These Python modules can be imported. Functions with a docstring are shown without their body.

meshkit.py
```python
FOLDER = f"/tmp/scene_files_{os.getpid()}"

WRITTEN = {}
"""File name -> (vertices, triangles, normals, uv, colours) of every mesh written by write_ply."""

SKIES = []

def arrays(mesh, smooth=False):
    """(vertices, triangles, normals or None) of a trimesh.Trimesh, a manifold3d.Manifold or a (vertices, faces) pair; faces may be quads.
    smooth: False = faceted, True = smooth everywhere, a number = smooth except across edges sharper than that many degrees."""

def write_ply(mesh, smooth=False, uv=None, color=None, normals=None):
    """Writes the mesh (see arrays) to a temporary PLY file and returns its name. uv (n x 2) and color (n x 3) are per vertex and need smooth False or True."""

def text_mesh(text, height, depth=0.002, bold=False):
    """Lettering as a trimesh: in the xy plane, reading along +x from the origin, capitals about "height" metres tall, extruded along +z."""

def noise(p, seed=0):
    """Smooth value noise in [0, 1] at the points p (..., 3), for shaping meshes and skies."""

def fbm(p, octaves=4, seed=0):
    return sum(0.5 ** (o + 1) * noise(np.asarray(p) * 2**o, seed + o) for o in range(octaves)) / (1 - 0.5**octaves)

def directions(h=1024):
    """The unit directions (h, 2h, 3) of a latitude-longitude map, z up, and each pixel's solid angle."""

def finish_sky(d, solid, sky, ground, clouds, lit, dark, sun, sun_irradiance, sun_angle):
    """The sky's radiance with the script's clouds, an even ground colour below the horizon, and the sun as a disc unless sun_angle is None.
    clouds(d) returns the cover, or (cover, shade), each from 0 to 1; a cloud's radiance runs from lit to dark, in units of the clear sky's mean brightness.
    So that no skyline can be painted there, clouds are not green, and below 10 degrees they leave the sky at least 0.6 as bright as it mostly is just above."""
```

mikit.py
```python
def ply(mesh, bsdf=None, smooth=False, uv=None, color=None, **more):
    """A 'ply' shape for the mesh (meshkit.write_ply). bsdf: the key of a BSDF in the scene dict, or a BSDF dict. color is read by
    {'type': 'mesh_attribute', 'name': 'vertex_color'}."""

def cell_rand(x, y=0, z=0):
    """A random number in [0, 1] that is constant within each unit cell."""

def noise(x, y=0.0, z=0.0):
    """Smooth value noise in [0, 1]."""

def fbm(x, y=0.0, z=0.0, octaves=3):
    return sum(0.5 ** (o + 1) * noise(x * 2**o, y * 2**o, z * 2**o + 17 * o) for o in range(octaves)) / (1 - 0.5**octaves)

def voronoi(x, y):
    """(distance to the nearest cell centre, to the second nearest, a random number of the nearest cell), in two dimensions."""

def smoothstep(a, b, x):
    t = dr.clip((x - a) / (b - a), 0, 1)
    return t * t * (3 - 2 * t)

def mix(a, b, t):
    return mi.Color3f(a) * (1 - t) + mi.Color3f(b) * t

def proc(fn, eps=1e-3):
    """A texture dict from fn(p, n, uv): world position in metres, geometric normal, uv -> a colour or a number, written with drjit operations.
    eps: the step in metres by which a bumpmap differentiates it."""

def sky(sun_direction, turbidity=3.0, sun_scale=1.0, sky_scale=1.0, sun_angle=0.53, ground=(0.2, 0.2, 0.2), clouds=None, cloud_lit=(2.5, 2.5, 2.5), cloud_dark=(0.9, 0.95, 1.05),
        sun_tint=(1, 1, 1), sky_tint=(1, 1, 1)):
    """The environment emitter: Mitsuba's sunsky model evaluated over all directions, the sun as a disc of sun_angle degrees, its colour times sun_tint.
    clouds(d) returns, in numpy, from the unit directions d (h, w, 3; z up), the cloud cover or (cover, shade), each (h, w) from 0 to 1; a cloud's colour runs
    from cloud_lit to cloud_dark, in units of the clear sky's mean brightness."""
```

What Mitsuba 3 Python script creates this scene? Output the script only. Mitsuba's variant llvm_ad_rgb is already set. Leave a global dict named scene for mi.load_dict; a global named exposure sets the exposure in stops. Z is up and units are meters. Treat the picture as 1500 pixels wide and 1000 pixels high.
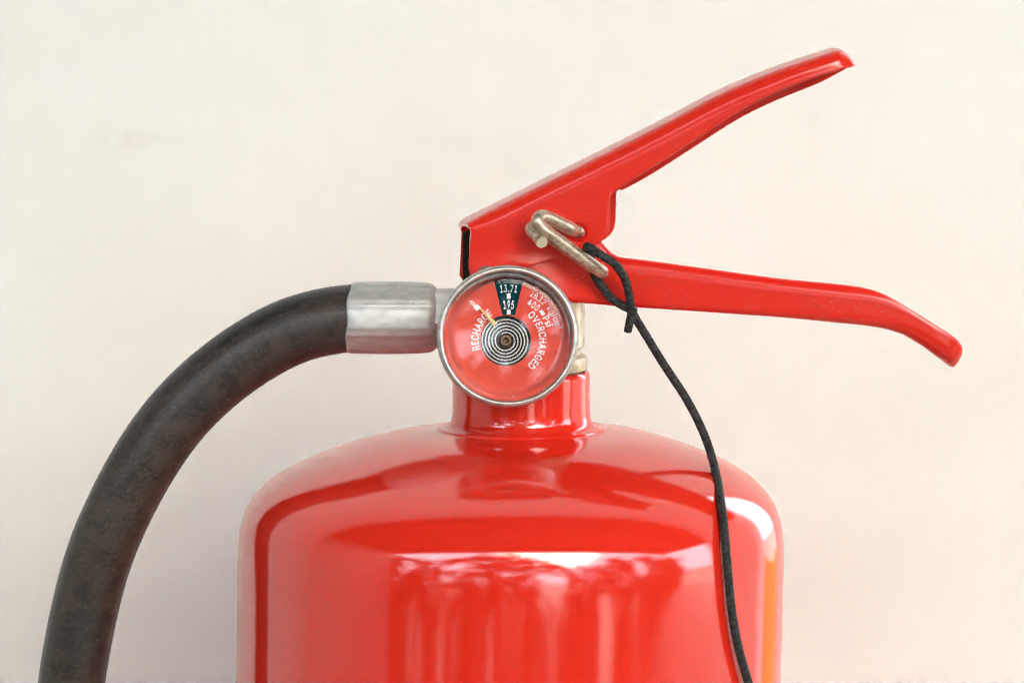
import math
import numpy as np
import trimesh
import manifold3d as m3
import drjit as dr
import mitsuba as mi
import mikit
import meshkit
from mikit import fbm, noise, smoothstep, mix, proc
from scipy.interpolate import PchipInterpolator, CubicSpline

T = mi.ScalarTransform4f

# ---------------------------------------------------------------- camera, light, exposure
S = 0.00016                      # metres per unit of the drawing grid (1 unit = 0.16 mm)
DIST, PITCH = 0.752, 0.100       # camera distance from the valve axis, downward tilt
CAM = np.array([0.0, -DIST * math.cos(PITCH), DIST * math.sin(PITCH)])
FWD = np.array([0.0, math.cos(PITCH), -math.sin(PITCH)])
UP = np.array([0.0, math.sin(PITCH), math.cos(PITCH)])
RIGHT = np.array([1.0, 0.0, 0.0])

scene, labels = {}, {}
scene['camera'] = {
    'type': 'thinlens', 'fov': math.degrees(2 * math.atan(0.12 / DIST)), 'fov_axis': 'x',
    'aperture_radius': 0.0028, 'focus_distance': DIST - 0.018,
    'near_clip': 0.05, 'far_clip': 400.0,
    'to_world': T().look_at(origin=CAM.tolist(), target=[0, 0, 0], up=[0, 0, 1])}
exposure = 4.95
scene['sky'] = mikit.sky([0.30, -1.0, 0.62], turbidity=3, sun_scale=0.11, sun_angle=40, clouds=lambda d: np.ones(d.shape[:2]),
                         cloud_lit=(2.10, 2.4, 2.68), sun_tint=(0.94, 1.0, 1.07))

WALL_Y = 0.150
FLOOR_Z = -1.25
LEDGE_Z = -0.36


def at(px, py, y=0.0):
    """Where the line of sight of a measured point meets the upright plane at depth y."""
    u, v = (px - 750) * S / DIST, (500 - py) * S / DIST
    d = FWD + u * RIGHT + v * UP
    return CAM + d * ((y - CAM[1]) / d[1])


# ---------------------------------------------------------------- helpers
def obj(key, mesh, bsdf, smooth=35, **more):
    k, n = key, 0
    while k in scene:
        n += 1
        k = f'{key}_{n:03d}'
    scene[k] = mikit.ply(mesh, bsdf, smooth=smooth, **more)
    return k


def mesh_of(v, f):
    m = trimesh.Trimesh(np.asarray(v, float), np.asarray(f, int), process=False)
    return m


def revolve(profile, seg=128, closed=False):
    """profile: (r, z) points; revolved round z. Repeated r=0 points make caps."""
    p = np.asarray(profile, float)
    a = np.arange(seg) * 2 * np.pi / seg
    v = np.stack([p[:, None, 0] * np.cos(a), p[:, None, 0] * np.sin(a), np.repeat(p[:, 1:2], seg, 1)], -1).reshape(-1, 3)
    f = []
    n = len(p)
    for i in range(n if closed else n - 1):
        j = (i + 1) % n
        for k in range(seg):
            k2 = (k + 1) % seg
            f.append([i * seg + k, i * seg + k2, j * seg + k2])
            f.append([i * seg + k, j * seg + k2, j * seg + k])
    m = trimesh.Trimesh(v, f, process=True)
    m.update_faces(m.nondegenerate_faces())
    m.fix_normals()
    return m


def rounded(points, r, n=5):
    """Rounds the inner corners of an open polyline."""
    p = [np.asarray(q, float) for q in points]
    out = [p[0]]
    for a, b, c in zip(p, p[1:], p[2:]):
        u, w = a - b, c - b
        lu, lw = np.linalg.norm(u), np.linalg.norm(w)
        q = min(r, lu * 0.45, lw * 0.45)
        s, e = b + u / lu * q, b + w / lw * q
        for t in np.linspace(0, 1, n):
            out.append((1 - t) ** 2 * s + 2 * t * (1 - t) * b + t * t * e)
    out.append(p[-1])
    return np.array(out)


def frame_tube(path, radius, seg=24, cap=3, jitter=None, phase=0.0):
    """A tube along a path with rounded ends."""
    p = np.asarray(path, float)
    r = np.broadcast_to(np.asarray(radius, float), (len(p),)).copy()
    t = np.gradient(p, axis=0)
    t /= np.linalg.norm(t, axis=1, keepdims=True)
    ref = np.array([0, 1.0, 0]) if abs(t[0, 1]) < 0.8 else np.array([1.0, 0, 0])
    nrm = np.cross(t[0], ref)
    nrm /= np.linalg.norm(nrm)
    rings = []
    a = np.arange(seg) * 2 * np.pi / seg + phase
    N = []
    for i in range(len(p)):
        nrm = nrm - t[i] * (nrm @ t[i])
        nrm /= np.linalg.norm(nrm)
        N.append(nrm)
    pts, rad, nn, tt = list(p), list(r), list(N), list(t)
    for k in range(1, cap + 1):
        ang = k / cap * np.pi / 2
        pts.insert(0, p[0] - t[0] * r[0] * math.sin(ang) * 0.35)
        rad.insert(0, r[0] * max(math.cos(ang) ** 0.5, 0.02))
        nn.insert(0, N[0]); tt.insert(0, t[0])
        pts.append(p[-1] + t[-1] * r[-1] * math.sin(ang) * 0.35)
        rad.append(r[-1] * max(math.cos(ang) ** 0.5, 0.02))
        nn.append(N[-1]); tt.append(t[-1])
    for i in range(len(pts)):
        b = np.cross(tt[i], nn[i])
        rr = np.full(seg, rad[i])
        if jitter is not None:
            rr = rr * (1 + jitter(i, a))
        rings.append(pts[i] + rr[:, None] * (np.cos(a)[:, None] * nn[i] + np.sin(a)[:, None] * b))
    v = np.vstack(rings)
    f = []
    for i in range(len(pts) - 1):
        for k in range(seg):
            k2 = (k + 1) % seg
            f += [[i * seg + k, (i + 1) * seg + k, (i + 1) * seg + k2], [i * seg + k, (i + 1) * seg + k2, i * seg + k2]]
    c0, c1 = len(v), len(v) + 1
    v = np.vstack([v, [rings[0].mean(0), rings[-1].mean(0)]])
    for k in range(seg):
        k2 = (k + 1) % seg
        f += [[c0, k, k2], [c1, (len(pts) - 1) * seg + k2, (len(pts) - 1) * seg + k]]
    m = mesh_of(v, f)
    m.fix_normals()
    return m


def spline(points, n=80, closed=False):
    p = np.asarray(points, float)
    d = np.r_[0, np.cumsum(np.linalg.norm(np.diff(p, axis=0), axis=1) ** 0.6)]
    return CubicSpline(d, p)(np.linspace(0, d[-1], n))


def box(x0, x1, y0, y1, z0, z1, chamfer=0.0):
    b = trimesh.creation.box(extents=[x1 - x0, y1 - y0, z1 - z0])
    if chamfer:
        pts = []
        for c in b.vertices:
            for ax in range(3):
                q = c - np.sign(c) * chamfer
                q[ax] = c[ax]
                pts.append(q)
        b = trimesh.convex.convex_hull(np.array(pts))
    b.apply_translation([(x0 + x1) / 2, (y0 + y1) / 2, (z0 + z1) / 2])
    return b


# ---------------------------------------------------------------- materials
def rgb(*c):
    return {'type': 'rgb', 'value': list(c)}


RED = (0.73, 0.023, 0.011)


def red_paint(p, n, uv):
    d = fbm(p.x * 900, p.y * 900, p.z * 900, 3)
    speck = smoothstep(0.93, 0.965, noise(p.x * 1700, p.y * 1700, p.z * 1700)) * smoothstep(0.5, 0.62, fbm(p.x * 45, p.y * 45, p.z * 45, 2))
    return mix(mix(RED, (0.74, 0.027, 0.013), smoothstep(0.35, 0.7, d)), (0.75, 0.40, 0.32), speck * 0.35)


def lever_paint(p, n, uv):
    d = fbm(p.x * 1500, p.y * 1500, p.z * 1500, 3)
    g = noise(p.x * 2300, p.y * 2300, p.z * 2300)
    big = smoothstep(0.45, 0.62, fbm(p.x * 130, p.y * 130, p.z * 130, 2))
    dust = smoothstep(0.5, 0.8, d) * 0.05 * big + smoothstep(0.87, 0.93, g) * 0.28 * big
    return mix((0.68, 0.024, 0.014), (0.78, 0.50, 0.42), dust)


def peel(p, n, uv):
    return fbm(p.x * 260, p.y * 260, p.z * 160, 3)


def peel_fine(p, n, uv):
    return fbm(p.x * 900, p.y * 900, p.z * 900, 3)


scene['mat_red'] = {'type': 'bumpmap', 'scale': 2.2e-5, 'arbitrary': proc(peel, 3e-4),
                    'bsdf': {'type': 'roughplastic', 'alpha': 0.015, 'int_ior': 1.85, 'nonlinear': False, 'diffuse_reflectance': proc(red_paint)}}
scene['mat_lever'] = {'type': 'bumpmap', 'scale': 1.2e-5, 'arbitrary': proc(peel_fine, 1e-4),
                      'bsdf': {'type': 'roughplastic', 'alpha': 0.04, 'int_ior': 1.55, 'nonlinear': False, 'diffuse_reflectance': proc(lever_paint)}}


# wall: cream plaster with faint clouding and a few stains
_st = [(185, 205, 52, 20, 0.075), (240, 200, 26, 12, 0.04), (60, 180, 22, 26, 0.02), (1190, 200, 7, 34, 0.06), (90, 75, 30, 24, 0.02), (330, 350, 30, 26, 0.02)]
STAINS = [(*at(x, y, WALL_Y)[[0, 2]], a * S * 1.12, b * S * 1.12, k) for x, y, a, b, k in _st]


def plaster(p, n, uv):
    w = fbm(p.x * 18, p.z * 18, p.y * 18, 4)
    f = fbm(p.x * 140, p.z * 110, 3.3, 3)
    c = mix((0.80, 0.785, 0.735), (0.815, 0.81, 0.775), smoothstep(0.3, 0.7, w * 0.6 + 0.4 * fbm(p.x * 5 + 2.2, p.z * 5, 0.5, 2)))
    c = c * (0.985 + 0.03 * f)
    for x, z, a, b, k in STAINS:
        q = dr.square((p.x - x) / a) + dr.square((p.z - z) / b)
        wob = fbm(p.x * 260, p.z * 260, 9.1, 3)
        m = dr.exp(-q * 1.2) * smoothstep(0.25, 0.7, wob + 0.12) * (k * 3.0)
        c = mix(c, (0.60, 0.54, 0.42), m)
    return c


def plaster_bump(p, n, uv):
    return fbm(p.x * 120, p.z * 120, p.y * 120, 4)


scene['mat_wall'] = {'type': 'bumpmap', 'scale': 2.5e-4, 'arbitrary': proc(plaster_bump, 5e-4),
                     'bsdf': {'type': 'diffuse', 'reflectance': proc(plaster)}}


def rubber_col(p, n, uv):
    a = fbm(p.x * 260, p.y * 260, p.z * 260, 4)
    b = fbm(p.x * 1500, p.y * 1500, p.z * 1500, 3)
    c = fbm(p.x * 70 + 7, p.y * 70, p.z * 70, 3)
    dusty = mix((0.026, 0.021, 0.019), (0.054, 0.040, 0.033), smoothstep(0.28, 0.66, a * 0.55 + b * 0.45))
    dusty = mix(dusty, (0.020, 0.028, 0.031), smoothstep(0.52, 0.75, c) * 0.35)
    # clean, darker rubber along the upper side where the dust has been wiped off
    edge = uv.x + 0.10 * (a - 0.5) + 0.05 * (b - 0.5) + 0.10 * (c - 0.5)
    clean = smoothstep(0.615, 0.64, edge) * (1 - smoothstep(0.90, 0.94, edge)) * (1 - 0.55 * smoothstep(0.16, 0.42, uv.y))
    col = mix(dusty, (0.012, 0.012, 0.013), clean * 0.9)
    sp = noise(p.x * 2600, p.y * 2600, p.z * 2600)
    return mix(col, (0.24, 0.21, 0.18), smoothstep(0.88, 0.95, sp) * 0.6)


def rubber_bump(p, n, uv):
    return fbm(p.x * 1100, p.y * 1100, p.z * 1100, 3)


scene['mat_rubber'] = {'type': 'bumpmap', 'scale': 6e-5, 'arbitrary': proc(rubber_bump, 1.5e-4),
                       'bsdf': {'type': 'principled', 'base_color': proc(rubber_col), 'roughness': 0.38, 'specular': 0.45}}


def alu_bump(p, n, uv):
    return fbm(p.x * 260, p.y * 2600, p.z * 2600, 3) * 0.6 + fbm(p.x * 900, p.y * 900, p.z * 900, 3)


def alu_rough(p, n, uv):
    return 0.42 + 0.2 * fbm(p.x * 500, p.y * 900, p.z * 900, 3)


def alu_col(p, n, uv):
    a = fbm(p.x * 400, p.y * 700, p.z * 700, 4)
    sp = smoothstep(0.9, 0.96, noise(p.x * 2400, p.y * 2400, p.z * 2400))
    return mix(mix((0.50, 0.50, 0.49), (0.60, 0.60, 0.59), smoothstep(0.3, 0.65, a)), (0.22, 0.19, 0.16), sp * 0.7)


scene['mat_aluminium'] = {'type': 'bumpmap', 'scale': 4e-5, 'arbitrary': proc(alu_bump, 1e-4),
                          'bsdf': {'type': 'principled', 'base_color': proc(alu_col), 'metallic': 0.7, 'roughness': proc(alu_rough)}}


def wire_col(p, n, uv):
    a = fbm(p.x * 700, p.y * 700, p.z * 700, 4)
    b = fbm(p.x * 2600, p.y * 2600, p.z * 2600, 3)
    c = mix((0.36, 0.25, 0.165), (0.70, 0.58, 0.45), smoothstep(0.28, 0.62, a * 0.6 + b * 0.4))
    return mix(c, (0.07, 0.05, 0.035), smoothstep(0.62, 0.75, b) * 0.8)


scene['mat_wire'] = {'type': 'bumpmap', 'scale': 3e-5, 'arbitrary': proc(rubber_bump, 1e-4),
                     'bsdf': {'type': 'principled', 'base_color': proc(wire_col), 'metallic': 0.8, 'roughness': 0.36}}
scene['mat_cut_end'] = {'type': 'principled', 'base_color': rgb(0.66, 0.58, 0.40), 'metallic': 0.4, 'roughness': 0.45}


def cord_col(p, n, uv):
    b = fbm(p.x * 1800, p.y * 1800, p.z * 1800, 3)
    return mix((0.012, 0.013, 0.013), (0.045, 0.045, 0.043), smoothstep(0.35, 0.7, b))


scene['mat_cord'] = {'type': 'bumpmap', 'scale': 4e-5, 'arbitrary': proc(rubber_bump, 1e-4),
                     'bsdf': {'type': 'principled', 'base_color': proc(cord_col), 'roughness': 0.75, 'specular': 0.3}}


def brass_col(p, n, uv):
    a = fbm(p.x * 600, p.y * 600, p.z * 300, 4)
    return mix((0.48, 0.41, 0.28), (0.66, 0.60, 0.46), smoothstep(0.3, 0.65, a))


scene['mat_valve'] = {'type': 'principled', 'base_color': proc(brass_col), 'metallic': 0.75, 'roughness': 0.36}


def steel_col(p, n, uv):
    a = fbm(p.x * 800, p.y * 800, p.z * 800, 4)
    return mix((0.44, 0.42, 0.40), (0.60, 0.58, 0.55), smoothstep(0.3, 0.6, a))


scene['mat_bezel'] = {'type': 'principled', 'base_color': proc(steel_col), 'metallic': 0.9, 'roughness': 0.40}
scene['mat_spring'] = {'type': 'principled', 'base_color': rgb(0.72, 0.69, 0.65), 'metallic': 0.8, 'roughness': 0.3}
scene['mat_dark_cup'] = {'type': 'principled', 'base_color': rgb(0.045, 0.042, 0.040), 'roughness': 0.6}
scene['mat_post'] = {'type': 'principled', 'base_color': rgb(0.16, 0.10, 0.06), 'metallic': 0.7, 'roughness': 0.4}


def dial_col(p, n, uv):
    a = fbm(p.x * 300, p.y * 300, p.z * 300, 3)
    return mix((0.76, 0.052, 0.026), (0.78, 0.075, 0.035), a)


scene['mat_dial'] = {'type': 'roughplastic', 'alpha': 0.3, 'int_ior': 1.35, 'nonlinear': False, 'diffuse_reflectance': proc(dial_col)}
scene['mat_wedge'] = {'type': 'diffuse', 'reflectance': rgb(0.002, 0.040, 0.050)}
scene['mat_print'] = {'type': 'diffuse', 'reflectance': rgb(0.84, 0.80, 0.80)}
scene['mat_needle'] = {'type': 'roughplastic', 'alpha': 0.2, 'diffuse_reflectance': rgb(0.80, 0.56, 0.26)}
scene['mat_lens'] = {'type': 'dielectric', 'int_ior': 1.33}
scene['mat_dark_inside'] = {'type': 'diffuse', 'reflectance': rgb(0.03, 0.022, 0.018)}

# ---------------------------------------------------------------- setting
from shapely.geometry import Polygon
# an upright sheet of masonry with a narrow opening just beyond the right edge of the view
wall = trimesh.creation.extrude_polygon(Polygon([(-6, FLOOR_Z), (6, FLOOR_Z), (6, 3), (-6, 3)], [[(0.166, FLOOR_Z + 0.3), (0.315, FLOOR_Z + 0.3), (0.315, 0.30), (0.166, 0.30)]]), 0.05, engine='earcut')
wall.apply_transform(np.array([[1, 0, 0, 0], [0, 0, -1, WALL_Y + 0.05], [0, 1, 0, 0], [0, 0, 0, 1.0]]))
obj('wall', wall, 'mat_wall', smooth=False)
labels['wall'] = {'label': 'cream white plaster wall with faint stains behind the red fire extinguisher', 'category': 'wall', 'kind': 'structure'}


def ground_col(p, n, uv):
    return mix((0.38, 0.345, 0.28), (0.46, 0.42, 0.35), fbm(p.x * 6, p.y * 6, 1.0, 4))


scene['mat_ground'] = {'type': 'diffuse', 'reflectance': proc(ground_col)}
G = 200.0
obj('ground', mesh_of([[-G, -G, FLOOR_Z], [G, -G, FLOOR_Z], [G, G, FLOOR_Z], [-G, G, FLOOR_Z]], [[0, 1, 2], [0, 2, 3]]), 'mat_ground', smooth=False)
labels['ground'] = {'label': 'concrete ground at the foot of the wall', 'category': 'ground', 'kind': 'structure'}

# the porch the wall belongs to: only its mirror image shows, in the red paint
scene['mat_porch_wood'] = {'type': 'diffuse', 'reflectance': rgb(0.13, 0.10, 0.08)}
scene['mat_varnished_wood'] = {'type': 'roughplastic', 'alpha': 0.2, 'diffuse_reflectance': rgb(0.85, 0.48, 0.10)}
obj('porch_roof', box(-6, 6, -2.6, WALL_Y - 0.003, 1.80, 1.95, 0.01), 'mat_porch_wood', smooth=False)
labels['porch_roof'] = {'label': 'timber porch roof over the wall', 'category': 'roof', 'kind': 'structure'}
rng = np.random.default_rng(7)
N = 24000
lx, ly, lz = rng.uniform(-9, 10.5, N), rng.uniform(-3.6, -2.6, N), rng.uniform(FLOOR_Z, 2.5, N)
azi = np.degrees(np.arctan2(lx, -ly))
dens = np.interp(azi, [-75, -52, -44, -36, -28, -20, -12, 8, 12, 20, 26, 33, 40, 46, 52, 60, 70, 76], [1, .9, .5, .8, .45, .6, 1, 1, .4, .12, .55, .6, .3, .5, .4, .5, .4, .1])
clump = meshkit.fbm(np.stack([lx * 2.2, ly * 2.2, lz * 1.2], -1), 3, 3)
keep = (clump > 0.62 - 0.36 * dens) & (lz < np.interp(azi, [-70, -60, 0, 10, 22, 34, 45, 60], [1.5, 1.35, 1.5, 1.2, 0.6, 0.8, 1.4, 1.7]) + 0.6 * (meshkit.noise(np.stack([lx * 1.6, ly * 0, lz * 0], -1), 9) - 0.3))
c = np.stack([lx, ly, lz], -1)[keep]
n = len(c)
ax1 = rng.normal(size=(n, 3)); ax1[:, 2] -= 0.4; ax1 /= np.linalg.norm(ax1, axis=1, keepdims=True)
ax2 = np.cross(ax1, rng.normal(size=(n, 3))); ax2 /= np.linalg.norm(ax2, axis=1, keepdims=True)
nn = np.cross(ax1, ax2)
ll = rng.uniform(0.09, 0.19, (n, 1))
v = np.stack([c - ax1 * ll, c + ax2 * ll * 0.42 + nn * ll * 0.12, c + ax1 * ll, c - ax2 * ll * 0.42 + nn * ll * 0.12], 1).reshape(-1, 3)
i4 = np.arange(n)[:, None] * 4
f = np.concatenate([i4 + [0, 1, 2], i4 + [0, 2, 3]])
scene['mat_leaf'] = {'type': 'twosided', 'bsdf': {'type': 'diffuse', 'reflectance': rgb(0.085, 0.10, 0.06)}}
obj('hedge', mesh_of(v, f), 'mat_leaf', smooth=False)
labels['hedge'] = {'label': 'loose hedge opposite the porch', 'category': 'hedge', 'kind': 'stuff'}
scene['mat_side'] = {'type': 'diffuse', 'reflectance': rgb(0.74, 0.72, 0.68)}
obj('side_wall', box(-3.1, -3.0, -2.5, WALL_Y - 0.002, FLOOR_Z, 1.798, 0.005), 'mat_side', smooth=False)
labels['side_wall'] = {'label': 'plain end wall of the porch', 'category': 'wall', 'kind': 'structure'}
obj('ledge', box(-0.5, 0.12, -0.11, WALL_Y - 0.001, LEDGE_Z - 0.04, LEDGE_Z - 0.0005, 0.004), 'mat_ground', smooth=False)
labels['ledge'] = {'label': 'concrete ledge that carries the fire extinguisher', 'category': 'ledge', 'kind': 'structure'}
for k in range(6):
    x0 = 0.12 + 0.16 * k
    obj('timber_screen__plank', box(x0, x0 + 0.15, WALL_Y + 0.34, WALL_Y + 0.365, FLOOR_Z, -0.125 + 0.012 * math.sin(k * 2.1), 0.004), 'mat_varnished_wood', smooth=False)
labels['timber_screen'] = {'label': 'orange varnished timber screen behind the wall opening', 'category': 'fence', 'kind': 'structure'}

# ---------------------------------------------------------------- fire extinguisher
labels['fire_extinguisher'] = {'label': 'glossy red fire extinguisher with black hose, gauge and squeeze levers before a cream wall', 'category': 'fire extinguisher'}
FE = 'fire_extinguisher'
AX, NX = 748.5, 763.5            # axis of the cylinder and of the neck (drawing units)


def zy(py):                       # height of a drawing row on the axis plane
    return at(750, py, 0)[2]


# dome: true meridian (radius, row)
DOME = [(402, 1000), (402, 900), (402, 845), (401.8, 806), (400, 775), (392.5, 742), (373, 714), (344, 691), (302, 672), (245, 651), (198, 637), (160, 632.5), (135, 630),
        (124, 629.3), (121.5, 627.5), (119, 626), (113, 624.5), (106.5, 620.5), (102.5, 613), (101, 603), (101, 580), (101, 549)]
d = np.array(DOME, float)
s = np.r_[0, np.cumsum(np.linalg.norm(np.diff(d, axis=0), axis=1))]
fine = np.arange(0, s[-1], 0.5)
dd = PchipInterpolator(s, d)(fine)
sig = np.interp(dd[:, 0], [101, 112, 135, 220, 330, 400], [4, 3, 8, 36, 32, 20])   # even out the curvature
dd = np.array([(np.exp(-0.5 * ((fine - f) / g_) ** 2)[:, None] * dd).sum(0) / np.exp(-0.5 * ((fine - f) / g_) ** 2).sum() if 60 < f < s[-1] - 25 else q for f, g_, q in zip(fine, sig, dd)])
dd[:, 1] -= 2.2 * np.exp(-((dd[:, 0] - 121) / 2.2) ** 2)        # weld bead
dd = dd[np.r_[0:len(dd) - 330:4, len(dd) - 330:len(dd)]]
prof = [(r, zy(y)) for r, y in dd]
bot = LEDGE_Z
ring = [(r * S, z) for r, z in prof]
ring = [(0.0, bot + 0.012), (0.040, bot + 0.010), (0.054, bot), (0.060, bot + 0.001), (0.064, bot + 0.008)] + ring
ring += [(100.3 * S, zy(545.5)), (98 * S, zy(543)), (94 * S, zy(543)), (92 * S, zy(546)), (92 * S, zy(600)), (0, zy(600))]
body = revolve(ring, 192)
v = np.array(body.vertices)
rr = np.hypot(v[:, 0], v[:, 1])
shift = (AX - 750) * S + (NX - AX) * S * np.clip((395 * S - rr) / (250 * S), 0, 1) * (v[:, 2] > zy(790))
shift += -4.0 * S * np.clip((zy(800) - v[:, 2]) / (zy(800) - zy(1000)), 0, 1.6)
v[:, 0] += shift
body.vertices = v
obj(FE + '__cylinder', body, 'mat_red', smooth=40)

# valve body under the levers
vx = at(NX, 480, 0)[0]
vp = rounded([(0, zy(436)), (90, zy(436)), (93, zy(441)), (93, zy(505)), (88, zy(511)), (88, zy(517)), (95.5, zy(521)), (97, zy(531)), (95.5, zy(540)), (90, zy(543)), (90, zy(560)), (0, zy(560))], 0, 2)
valve = revolve([(r * S, z) for r, z in vp], 96)
valve.apply_translation([vx, 0, 0])
head = box(at(679, 0)[0], at(840, 0)[0], -48 * S, 48 * S, zy(442), zy(409), 3 * S)
obj(FE + '__valve', trimesh.util.concatenate([valve, head]), 'mat_valve', smooth=35)


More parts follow.
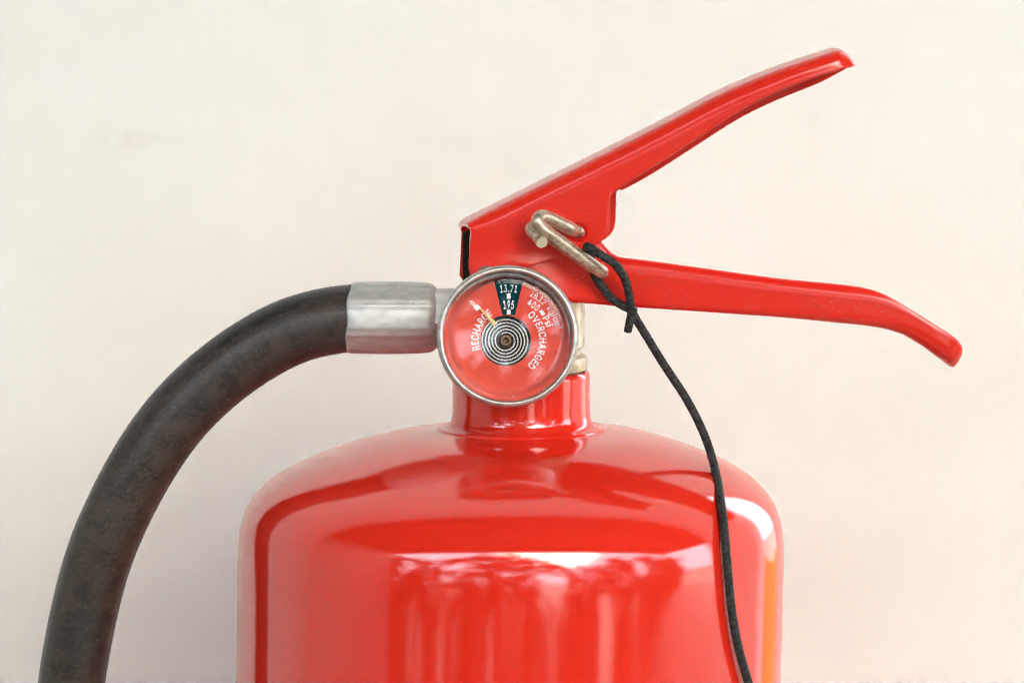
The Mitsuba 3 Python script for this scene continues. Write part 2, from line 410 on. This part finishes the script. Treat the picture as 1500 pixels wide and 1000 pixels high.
def channel(stations, yn, width, t, rc, crown=0.0, sub=7):
    """A bent sheet-metal channel. stations: near spine point, near rim point, far spine point, far rim point, width factor, corner radius."""
    yf = yn + width
    rows = []
    for st in stations:
        tn, bn = st[0], st[1]
        dt, db = st[2], st[3]
        rows.append([*at(*tn, yn)[[0, 2]], *at(*bn, yn)[[0, 2]], dt[0] * S, -dt[1] * S, db[0] * S, -db[1] * S, st[4], st[5] * S])
    rows = np.array(rows)
    key = np.r_[0, np.cumsum(np.linalg.norm(np.diff(rows[:, :4], axis=0), axis=1) ** 0.75)]
    q = []
    for i in range(len(key) - 1):
        q += list(np.linspace(key[i], key[i + 1], sub, endpoint=False))
    q.append(key[-1])
    rows = PchipInterpolator(key, rows)(np.array(q))
    ymid = yn + width / 2
    V = []
    tang = np.gradient(rows[:, 0:2], axis=0)
    nx_ = 0.5 * sub
    tang = np.array([(np.exp(-0.5 * ((np.arange(len(rows)) - i) / nx_) ** 2)[:, None] * tang).sum(0) for i in range(len(rows))])
    tang /= np.linalg.norm(tang, axis=1, keepdims=True)
    inward = rows[:, 2:4] - rows[:, 0:2]
    perp = np.stack([tang[:, 1], -tang[:, 0]], 1)
    perp *= np.sign((perp * inward).sum(1, keepdims=True))
    for r, nrm in zip(rows, perp):
        tn, bn = r[0:2], r[2:4]
        tf, bf = tn + r[4:6], bn + r[6:8]
        w = width * r[8]
        y0 = ymid - w / 2
        ln, lf = np.linalg.norm(bn - tn), np.linalg.norm(bf - tf)
        end = min(max((1 - r[8]) / 0.2, 0), 1)
        nrm = nrm * (1 - end) + (bn - tn) / ln * end
        nrm = nrm / np.linalg.norm(nrm)
        rad = min(r[9], ln * 0.75, lf * 0.75, w * 0.45)
        ri = max(rad - t, rad * 0.2)
        e = t * 0.3
        out, inn = [], []
        out += [(t / 2 - 0.001 * t, ln, 0), (e, ln - 0.2 * e, 0), (0, ln - e, 0)]
        inn += [(t / 2, ln, 0), (t - e, ln - 0.2 * e, 0), (t, ln - e, 0)]
        for f in (0.75, 0.5, 0.25):
            out.append((0, rad + (ln - e - rad) * f, 0)); inn.append((t, rad + (ln - e - rad) * f, 0))
        for a in np.linspace(0, np.pi / 2, 7):
            out.append((rad - rad * math.cos(a), rad - rad * math.sin(a), 0))
            inn.append((t + ri - ri * math.cos(a), t + ri - ri * math.sin(a), 0))
        for f in (0.33, 0.67):
            out.append((rad + (w - 2 * rad) * f, 0, 2)); inn.append((rad + (w - 2 * rad) * f, t, 2))
        for a in np.linspace(np.pi / 2, 0, 7):
            out.append((w - rad + rad * math.cos(a), rad - rad * math.sin(a), 1))
            inn.append((w - t - ri + ri * math.cos(a), t + ri - ri * math.sin(a), 1))
        for f in (0.25, 0.5, 0.75):
            out.append((w, rad + (lf - e - rad) * f, 1)); inn.append((w - t, rad + (lf - e - rad) * f, 1))
        out += [(w, lf - e, 1), (w - e, lf - 0.2 * e, 1), (w - t / 2 + 0.001 * t, lf, 1)]
        inn += [(w - t, lf - e, 1), (w - t + e, lf - 0.2 * e, 1), (w - t / 2, lf, 1)]
        loop = out + inn[::-1]
        pts = []
        un, uf = (bn - tn) / ln, (bf - tf) / lf
        for a, dep, side in loop:
            g = np.clip(a / w, 0, 1)
            base = tn + (tf - tn) * g
            if side == 2 or dep <= rad * 1.001:
                p = base + nrm * (dep - crown * S * r[8] * math.sin(math.pi * g))
            else:
                t0, b0, l0 = (tn, bn, ln) if side == 0 else (tf, bf, lf)
                q0 = t0 + (tf - tn) * (g if side == 0 else g - 1) + nrm * (rad - crown * S * r[8] * math.sin(math.pi * g))
                p = q0 + (b0 - q0) * (dep - rad) / (l0 - rad)
            pts.append([p[0], y0 + a, p[1]])
        V.append(pts)
    V = np.array(V)
    n, k = V.shape[:2]
    F = []
    for i in range(n - 1):
        for j in range(k):
            j2 = (j + 1) % k
            F += [[i * k + j, i * k + j2, (i + 1) * k + j2], [i * k + j, (i + 1) * k + j2, (i + 1) * k + j]]
    h = k // 2
    for base, fl in ((0, False), ((n - 1) * k, True)):
        for j in range(h - 1):
            a, b, c, dq = base + j, base + j + 1, base + k - 2 - j, base + k - 1 - j
            tri = [[a, c, b], [a, dq, c]]
            F += [x[::-1] for x in tri] if fl else tri
    m = mesh_of(V.reshape(-1, 3), F)
    m.merge_vertices(digits_vertex=9)
    m.update_faces(m.nondegenerate_faces())
    m.fix_normals()
    return m


def cut(mesh, cutters):
    """Drills holes; falls back on the plain mesh where the sheet is not a solid."""
    def man(x):
        return m3.Manifold(m3.Mesh(np.asarray(x.vertices, np.float32), np.asarray(x.faces, np.uint32)))
    a = man(mesh)
    if a.status() != m3.Error.NoError or a.is_empty():
        print('not a solid:', a.status())
        return mesh
    for c in cutters:
        a = a - man(c)
    o = a.to_mesh()
    return mesh_of(o.vert_properties[:, :3], o.tri_verts)


def rod_y(px, py, y0, y1, r, seg=32):
    c = trimesh.creation.cylinder(radius=r * S, height=(y1 - y0), sections=seg)
    c.apply_transform(trimesh.transformations.rotation_matrix(np.pi / 2, [1, 0, 0]))
    p = at(px, py, y0)
    c.apply_translation([p[0], (y0 + y1) / 2, p[2]])
    return c


UW = 140 * S
UY = -72 * S
Z2 = (0, 0)
F1 = (-15, 2)                     # the far cheek stands a little proud of the near one at the front end
up = [
    ((685, 329), (686, 392), (-16, 11), (-15, 22), 1, 10),
    ((690, 326), (700, 421), (-10, 6), (-8, 10), 1, 12),
    ((733, 305), (740, 405), (0, 0), (0, 0), 1, 20),
    ((775, 284), (775, 391), (0, 0), Z2, 1, 20),
    ((815, 264), (831, 374), (0, 0), (8, 4), 1, 20),
    ((838, 253), (855, 367), (0, 0), (10, 4), 1, 20),
    ((850, 247), (872, 360), (0, 0), (12, 3), 1, 20),
    ((858, 243), (884, 351), (0, 0), (13, 3), 1, 20),
    ((864, 240), (891, 341), (0, 0), (13, 2), 1, 20),
    ((868, 238), (893.5, 325), (0, 0), (13, 2), 1, 20),
    ((880, 232), (894, 300), (0, 0), (13, 2), 1, 20),
    ((886, 229), (894.5, 288), (0, 0), (13, 2), 1, 20),
    ((890, 227), (900, 281), (0, 0), (12, 4), 1, 20),
    ((898, 223), (910, 274), (0, 0), (6, 12), 1, 20),
    ((981, 181), (960, 243), (0, 0), (5, 16), 1, 20),
    ((1022, 159), (1022, 203), (0, 0), (4, 17), 1, 20),
    ((1063, 138), (1084, 163), (0, 0), (3, 18), 1, 20),
    ((1095, 124), (1110, 149), (0, 0), (3, 18), 1, 20),
    ((1125, 112), (1142, 134), (0, 0), (3, 18), 1, 20),
    ((1160, 99), (1170, 122.5), (0, 0), (3, 18), 1, 20),
    ((1187, 90), (1195, 113.5), (0, 0), (3, 17), 0.99, 19),
    ((1212, 82), (1220, 106), (0, 0), (2, 14), 0.97, 18),
    ((1229, 77), (1238, 101), (0, 0), (2, 9), 0.93, 17),
    ((1240, 79), (1249, 99), (0, 0), (2, 5), 0.84, 17),
    ((1248, 84), (1255, 97), (0, 0), (0, 2), 0.72, 15),
    ((1253, 89), (1257, 96), (0, 0), (0, 0), 0.58, 14),
]
lever = channel(up, UY, UW, 7.5 * S, 8, 7.0)
lever = cut(lever, [rod_y(847, 341, UY - 0.002, UY + 0.008, 14.5)])
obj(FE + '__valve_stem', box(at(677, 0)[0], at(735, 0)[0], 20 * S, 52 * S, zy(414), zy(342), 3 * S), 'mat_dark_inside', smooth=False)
obj(FE + '__squeeze_lever', lever, 'mat_lever', smooth=32)
labels[FE + '__squeeze_lever'] = {'label': 'upper red squeeze lever rising to the right'}

LW = 120 * S
LY = -60 * S
low = [
    ((692, 438), (692, 366), Z2, Z2, 1, 10),
    ((800, 441), (800, 350), Z2, Z2, 1, 10),
    ((838, 444), (855, 338), Z2, (0, 2), 1, 10),
    ((868, 446), (868, 347), Z2, (2, 0), 1, 10),
    ((885, 447.5), (885, 366), Z2, (3, 0), 1, 10),
    ((901, 449), (900, 381), Z2, (2, -1), 1, 10),
    ((912, 450), (912, 386), Z2, (0, -1), 1, 10),
    ((944, 452), (944, 390), Z2, (0, -1), 1, 10),
    ((1064, 460), (1064, 406.5), Z2, (0, -1), 1, 10),
    ((1145, 466), (1145, 417.5), Z2, (0, -1), 1, 11),
    ((1227, 474), (1227, 426.5), Z2, (0, -2), 1, 13),
    ((1270, 478.5), (1272, 431), Z2, (0, -1), 1, 14),
    ((1296, 483), (1302, 438), Z2, (0, 0), 1, 15),
    ((1320, 490), (1332, 452), Z2, (0, 1), 1, 16),
    ((1349, 506), (1369, 475), Z2, (0, 2), 1, 18),
    ((1374, 524), (1393, 490), Z2, (0, 3), 0.98, 20),
    ((1388, 534), (1406, 501), Z2, (0, 4), 0.93, 22),
    ((1396, 540), (1412, 511), Z2, (0, 4), 0.84, 22),
    ((1401, 541), (1412.5, 520), Z2, (0, 2), 0.72, 20),
]
handle = cut(channel(low, LY, LW, 7.5 * S, 10), [rod_y(847, 341, UY - 0.002, UY + 0.008, 14.5)])
obj(FE + '__carrying_handle', handle, 'mat_lever', smooth=32)
labels[FE + '__carrying_handle'] = {'label': 'lower red carrying handle with a drooping end'}

# pivot rivet half hidden by the gauge
rp = at(713, 404, UY)
rv = revolve(rounded([(0, 9 * S), (9 * S, 8 * S), (15 * S, 2 * S), (15.5 * S, -2 * S), (0, -2 * S)], 2 * S, 4), 40)
rv.apply_transform(trimesh.transformations.rotation_matrix(np.pi / 2, [1, 0, 0]))
rv.apply_translation([rp[0], UY - 1.0 * S, rp[2]])
obj(FE + '__rivet', rv, 'mat_bezel', smooth=40)

# hose
hp = [(545, 466), (515, 466), (445, 479), (380, 509), (315, 555), (260, 609), (215, 671), (178, 738), (146, 812), (124, 888), (108, 965), (98, 1040), (95, 1140), (92, 1260), (95, 1420), (100, 1600), (104, 1900), (104, 2300)]
hpath = spline([at(x, y, 0) for x, y in hp], 150)
hpath[:, 1] += 0.010 * np.clip((zy(620) - hpath[:, 2]) / 0.1, 0, 1) ** 2
keep = hpath[:, 2] > LEDGE_Z + 0.05
hose = frame_tube(hpath[keep], 49.5 * S, 56, phase=1.5 * np.pi,
                  jitter=lambda i, a: 0.010 * (meshkit.fbm(np.stack([np.cos(a) * 0.9, np.sin(a) * 0.9, a * 0 + i * 0.10], -1), 3, 5) - 0.5))
hi = np.arange(len(hose.vertices))
obj(FE + '__hose', hose, 'mat_rubber', smooth=True, uv=np.stack([(hi % 56) / 56, (hi // 56) / 156.0], -1))
labels[FE + '__hose'] = {'label': 'worn black rubber hose curving down to the left'}


# crimped ferrule and hose fitting, along x
def along_x(xs, rs, shape, seg=96, y=0.0, row=466.0, wob=0.0):
    a = np.arange(seg) * 2 * np.pi / seg
    V = []
    for i, (x, r) in enumerate(zip(xs, rs)):
        c = at(x, row, y)
        q = r * S * shape(a)
        dx = 0
        if wob and i < 3:
            dx = wob * S * (meshkit.noise(np.stack([np.cos(a) * 1.7, np.sin(a) * 1.7, a * 0], -1), 4) - 0.5)
        V.append(np.stack([c[0] + dx + 0 * a, y + q * np.cos(a), c[2] + q * np.sin(a)], -1))
    V = np.array(V)
    n = len(V)
    v = V.reshape(-1, 3)
    f = []
    for i in range(n - 1):
        for k in range(seg):
            k2 = (k + 1) % seg
            f += [[i * seg + k, (i + 1) * seg + k, (i + 1) * seg + k2], [i * seg + k, (i + 1) * seg + k2, i * seg + k2]]
    c0 = len(v)
    v = np.vstack([v, [V[0].mean(0), V[-1].mean(0)]])
    for k in range(seg):
        k2 = (k + 1) % seg
        f += [[c0, k, k2], [c0 + 1, (n - 1) * seg + k2, (n - 1) * seg + k]]
    m = mesh_of(v, f)
    m.fix_normals()
    return m


def poly(nside, soft, turn):
    def shape(a):
        b = (a - turn) % (2 * np.pi / nside) - np.pi / nside
        flat = np.cos(np.pi / nside) / np.cos(b)
        return 1 - soft + soft * flat / np.cos(np.pi / nside) ** 0.5
    return shape


def ferrule_shape(a):
    o = poly(8, 0.5, 0.20)(a)
    ridge = sum(0.030 * np.exp(-((a - c + np.pi) % (2 * np.pi) - np.pi) ** 2 / 0.0035) for c in (np.pi - 0.42, np.pi + 0.40, np.pi - 1.2, np.pi + 1.17))
    return o + ridge


fx = [513, 513.5, 516, 521, 540, 560, 580, 600, 618, 627, 633, 637.5, 639.5]
fr = [50.5, 51.5, 53, 53.3, 53.6, 53.8, 53.8, 53.4, 52.8, 52.0, 50.2, 47, 42]
obj(FE + '__hose__ferrule', along_x(fx, fr, ferrule_shape, 128, 0, 465.5, 14), 'mat_aluminium', smooth=28)
labels[FE + '__hose__ferrule'] = {'label': 'silver crimped metal ferrule on the hose end'}
tx = [630, 634, 700, 720]
obj(FE + '__hose_fitting', along_x(tx, [43.5, 44, 44, 44], poly(6, 0.9, 0.06), 96, 0, 466), 'mat_aluminium', smooth=20)

# ---------------------------------------------------------------- pressure gauge
GC = at(744, 492.5, -0.0300)
gn = np.array([0.050, -1.0, 0.12])
gn /= np.linalg.norm(gn)
gu = np.cross([0, 0, 1], gn)
gu = np.array([1, 0, 0]) - gn * gn[0]
gu /= np.linalg.norm(gu)
gv = np.cross(gn, gu)
SG = S * (DIST - 0.030) / DIST
GM = np.eye(4)
GM[:3, 0], GM[:3, 1], GM[:3, 2], GM[:3, 3] = gu, gv, gn, GC
GA = FE + '__pressure_gauge'


def g(mesh):
    mesh = mesh.copy()
    mesh.apply_scale(SG)
    mesh.apply_transform(GM)
    return mesh


case = rounded([(0, -110), (26, -110), (26, -74), (60, -72), (92, -66), (97, -60), (97, -30), (95.5, -30), (95.5, -44), (0, -44)], 3, 4)
obj(GA, g(revolve(case, 128)), 'mat_bezel', smooth=35)
labels[GA] = {'label': 'round pressure gauge with a red dial and steel bezel'}
bz = rounded([(97.5, -62), (101, -61), (102.5, -40), (104.5, -8), (104.5, -2), (102, 4), (98, 5.5), (95.3, 3.5), (94.6, -2), (94.6, -34), (97.5, -34)], 2.5, 5)
obj(GA + '__bezel', g(revolve(np.vstack([bz, bz[:1]]), 160)), 'mat_bezel', smooth=35)
# clear cap: a shallow cup with stepped rim, solid plastic
lens = rounded([(0, -3.5), (80, -4.5), (86.5, -6), (88, -22), (94.2, -23), (94.2, -27)], 3.0, 5)
lens = np.vstack([lens, rounded([(94.2, -27), (84.5, -27), (83, -10), (78, -8.8), (0, -8)], 2.5, 5)[1:]])
obj(GA + '__lens', g(revolve(lens, 160)), 'mat_lens', smooth=35)
DZ = -30.0
SC = np.array([-1.8, -5.8])         # the coil's centre
DC = np.array([2.5, -5.2])         # the printed dial's centre


def disc_ring(r0, r1, z0, z1, c=DC, seg=128):
    m = revolve([(r0, z0), (r1, z0), (r1, z1), (r0, z1), (r0, z0)], seg)
    m.apply_translation([c[0], c[1], 0])
    return m


obj(GA + '__dial', g(disc_ring(37.2, 93.2, DZ - 3, DZ, SC)), 'mat_dial', smooth=30)
labels[GA + '__dial'] = {'label': 'red dial face with a dark green wedge at the top'}


def wedge():
    a0, a1 = np.radians(90 + 13.8), np.radians(90 - 13.8)
    t = np.linspace(a0, a1, 14)
    inn = np.stack([37.5 * np.cos(t), 37.5 * np.sin(t)], 1)
    out = np.stack([91 * np.cos(t), 91 * np.sin(t)], 1)
    v = np.vstack([inn, out])
    n = len(t)
    f = []
    for i in range(n - 1):
        f += [[i, i + 1, n + i + 1], [i, n + i + 1, n + i]]
    m = mesh_of(np.c_[v, np.full(len(v), DZ + 0.4)], f)
    m.apply_translation([DC[0], DC[1], 0])
    if m.face_normals[:, 2].mean() < 0:
        m.invert()
    return m


obj(GA + '__green_wedge', g(wedge()), 'mat_wedge', smooth=False)


def arc_text(text, radius, start, end, height, outward=True, squeeze=0.62, bold=True, name='lettering'):
    """Letters along an arc; angles clockwise from twelve o'clock."""
    hs = []
    for ch in text:
        if ch == ' ':
            hs.append((None, 0.45 * height)); continue
        m = meshkit.text_mesh(ch, height, 0.5, bold)
        m.apply_scale([squeeze, 1, 1])
        w = m.bounds[1][0] - m.bounds[0][0]
        m.apply_translation([-(m.bounds[0][0] + m.bounds[1][0]) / 2, 0, 0])
        hs.append((m, w))
    gap = 0.17 * height
    total = sum(w for _, w in hs) + gap * (len(hs) - 1)
    if end != start:                      # condense or widen the letters to fill their arc
        arc = radius * math.radians(end - start)
        k = (arc - gap * (len(hs) - 1)) / (total - gap * (len(hs) - 1))
        hs = [(m.apply_scale([k, 1, 1]) if m is not None else None, w * k) for m, w in hs]
        total = arc
    x, parts = 0, []
    for m, w in hs:
        c = (x + w / 2) / total
        x += w + gap
        if m is None:
            continue
        ang = np.radians(start + (end - start) * c)
        mm = m.copy()
        mm.apply_translation([0, -height / 2, 0])
        mm.apply_transform(trimesh.transformations.rotation_matrix(-ang, [0, 0, 1]))
        mm.apply_translation([radius * math.sin(ang) + DC[0], radius * math.cos(ang) + DC[1], DZ + 0.5])
        parts.append(mm)
    obj(f'{GA}__{name}', g(trimesh.util.concatenate(parts)), 'mat_print', smooth=False)


arc_text('RECHARGE', 49.5, 253, 327, 10.5, name='lettering')
arc_text('OVERCHARGED', 50.5, 38, 142, 10.5, name='lettering')
arc_text('0', 76.5, 315.5, 315.5, 9.5, name='lettering')
arc_text('400', 64, 27, 43.5, 10.0, bold=True, name='lettering')
arc_text('Psi', 64, 57, 71, 10.0, bold=True, name='lettering')
arc_text('28.12 kg/cm²', 76.5, 25, 77, 8.5, bold=False, name='lettering')
arc_text('13.71', 76.5, -9.5, 9.5, 10.5, name='lettering')
arc_text('195', 52.5, -8.5, 8.5, 12, name='lettering')
for rad, ang, w, h in ((65, 0, 5.5, 8), (41.5, 0, 5.5, 7), (67, 316, 7.5, 8), (64, 50.5, 9, 5.5)):
    q = trimesh.creation.box(extents=[w, h, 0.5])
    a = np.radians(ang)
    q.apply_transform(trimesh.transformations.rotation_matrix(-a, [0, 0, 1]))
    q.apply_translation([rad * math.sin(a) + DC[0], rad * math.cos(a) + DC[1], DZ + 0.75])
    obj(GA + '__scale_mark', g(q), 'mat_print', smooth=False)

# coiled tube, its recess and centre post
cup = revolve([(36.4, DZ - 0.2), (36.4, DZ - 11), (0, DZ - 11), (0, DZ - 12), (37.2, DZ - 12), (37.2, DZ - 0.2), (36.4, DZ - 0.2)], 96)
cup.apply_translation([SC[0], SC[1], 0])
obj(GA + '__recess', g(cup), 'mat_dark_cup', smooth=30)
coil = []
tt = np.linspace(0, 1, 520)
turns = 5.0
cr = 11.5 + (35.4 - 11.5) * tt
ca = -2 * np.pi * turns * tt + np.radians(125)
V = []
hw = 1.05
for r, a in zip(cr, ca):
    c, s_ = math.cos(a), math.sin(a)
    for q, z in ((-hw, DZ - 4), (-hw, DZ + 0.6), (-hw * 0.5, DZ + 1.3), (hw * 0.5, DZ + 1.3), (hw, DZ + 0.6), (hw, DZ - 4)):
        V.append([(r + q) * c + SC[0], (r + q) * s_ + SC[1], z])
F = []
for i in range(len(tt) - 1):
    for j in range(6):
        j2 = (j + 1) % 6
        F += [[i * 6 + j, (i + 1) * 6 + j, (i + 1) * 6 + j2], [i * 6 + j, (i + 1) * 6 + j2, i * 6 + j2]]
for b in (0, (len(tt) - 1) * 6):
    for j in range(1, 5):
        F.append([b, b + j, b + j + 1])
cm = mesh_of(V, F)
cm.fix_normals()
obj(GA + '__coil', g(cm), 'mat_spring', smooth=40)
post = revolve(rounded([(0, DZ - 11), (9.5, DZ - 11), (9.5, DZ - 1), (8, DZ + 1), (4, DZ + 1), (3.2, DZ - 2), (3.2, DZ - 6), (0, DZ - 6)], 1, 4), 40)
post.apply_translation([SC[0], SC[1], 0])
obj(GA + '__centre_post', g(post), 'mat_post', smooth=40)


def needle():
    a = np.radians(318.7)
    p0 = np.array([30 * math.sin(a), 30 * math.cos(a)]) + DC
    tip = np.array([63 * math.sin(a - 0.012), 63 * math.cos(a - 0.012)]) + DC
    n = np.array([(tip - p0)[1], -(tip - p0)[0]])
    n /= np.linalg.norm(n)
    top, bot_ = DZ + 5.0, DZ + 3.6
    base = [p0 + n * 3.8, p0 - n * 3.8, tip - n * 1.0, tip + n * 1.0]
    v = [[*q, top] for q in base] + [[*q, bot_] for q in base]
    mid = [*(p0 * 0.3 + tip * 0.7), top + 0.8]
    return trimesh.convex.convex_hull(np.array(v + [mid, [*p0, top + 1.6]]))


obj(GA + '__needle', g(needle()), 'mat_needle', smooth=20)
labels[GA + '__needle'] = {'label': 'yellow pointed needle resting at zero'}

# ---------------------------------------------------------------- safety pin (bent wire) and cord
pw = 9.6 * S


def P(px, py, dy):                # dy: drawing units in front of the lever's near cheek
    return at(px, py, UY - dy * S)


pin = spline([P(847, 341, -22), P(843, 338.5, -4), P(835, 335, 12), P(818, 326, 24), P(803, 319, 33), P(793, 317, 42), P(787.5, 323.5, 50), P(793, 333, 50), P(812, 348, 45),
              P(840, 368.5, 36), P(864, 386, 29), P(876, 394.5, 24), P(882, 398.5, 14), P(878, 397, 5), P(864, 388, 4), P(838, 370, 8), P(812, 352, 12), P(795, 339.5, 14), P(784, 333, 16), P(778.5, 335, 24), P(783, 342, 36), P(793, 353.5, 54)], 170)
pm = frame_tube(pin, pw, 28, cap=2)
obj('safety_pin', pm, 'mat_wire', smooth=45)
labels['safety_pin'] = {'label': 'bent tarnished wire safety pin through the hole of the upper lever', 'category': 'safety pin'}
dirn = pin[-1] - pin[-3]
dirn /= np.linalg.norm(dirn)
tip = trimesh.creation.cylinder(radius=pw * 0.84, height=2.2 * S, sections=28)
tip.apply_transform(trimesh.geometry.align_vectors([0, 0, 1], dirn))
tip.apply_translation(pin[-1] + dirn * pw * 0.36)
obj('safety_pin__cut_end', tip, 'mat_cut_end', smooth=30)
labels['safety_pin__cut_end'] = {'label': 'bright yellowish cut end of the wire'}

cw = 6.1 * S


def C(px, py, y):
    return at(px, py, y * S)


loop = [C(884, 422, -78), C(876, 412, -79), C(870.5, 400, -80), C(867, 384, -82), C(862, 370, -90), C(859.5, 361.5, -106), C(866, 363.5, -120), C(880, 373.5, -124), C(896, 383, -120), C(908, 396, -108), C(917, 413, -96),
        C(921.5, 432, -90), C(924, 448, -86), C(930, 464, -82), C(945, 489, -76), C(967, 525, -70), C(990, 560, -66), C(1010, 592, -66), C(1028, 628, -74), C(1040, 660, -96)]
other = [C(884, 422, -78), C(896, 437, -78), C(911, 447, -80), C(921, 452, -84), C(927, 456, -92)]


def cyl_front(px, py):
    """Depth (drawing units) where the cord lies on the cylinder for a measured point."""
    best = -0.0
    for _ in range(12):
        p = at(px, py, best * S)
        z = p[2]
        zs = np.array([q[1] for q in prof]); rs = np.array([q[0] for q in prof])
        o = np.argsort(zs)
        r = np.interp(z, zs[o], rs[o]) + 9.5
        x = p[0] / S + 750 - AX
        best = 0.5 * best + 0.5 * -math.sqrt(max(r * r - x * x, 1))
    return best


low_cord = [(1050, 698), (1056, 735), (1060.5, 770), (1063, 800), (1066.5, 840), (1071.5, 890), (1080, 940), (1092, 985), (1102, 1020), (1112, 1080), (1118, 1160), (1120, 1260)]
lc = [C(x, y, cyl_front(x, y)) for x, y in low_cord]
cord = spline(loop + lc, 260)


def cj(i, a):
    return 0.02 * (meshkit.noise(np.stack([np.cos(a) * 2, np.sin(a) * 2, a * 0 + i * 0.8], -1), 3) - 0.5)


cmesh = trimesh.util.concatenate([frame_tube(cord, cw, 20, jitter=cj), frame_tube(spline(other, 40), cw, 20, jitter=cj)])
tail = spline([C(927, 452, -98), C(924, 466, -95), C(921, 478, -93), C(919.5, 486, -92)], 20)
tm = frame_tube(tail, np.linspace(7.0, 5.6, 20) * S, 16, cap=1)
cmesh = trimesh.util.concatenate([cmesh, tm])
obj('cord', cmesh, 'mat_cord', smooth=True)
labels['cord'] = {'label': 'thin black elastic cord looped on the safety pin and hanging over the cylinder', 'category': 'cord'}
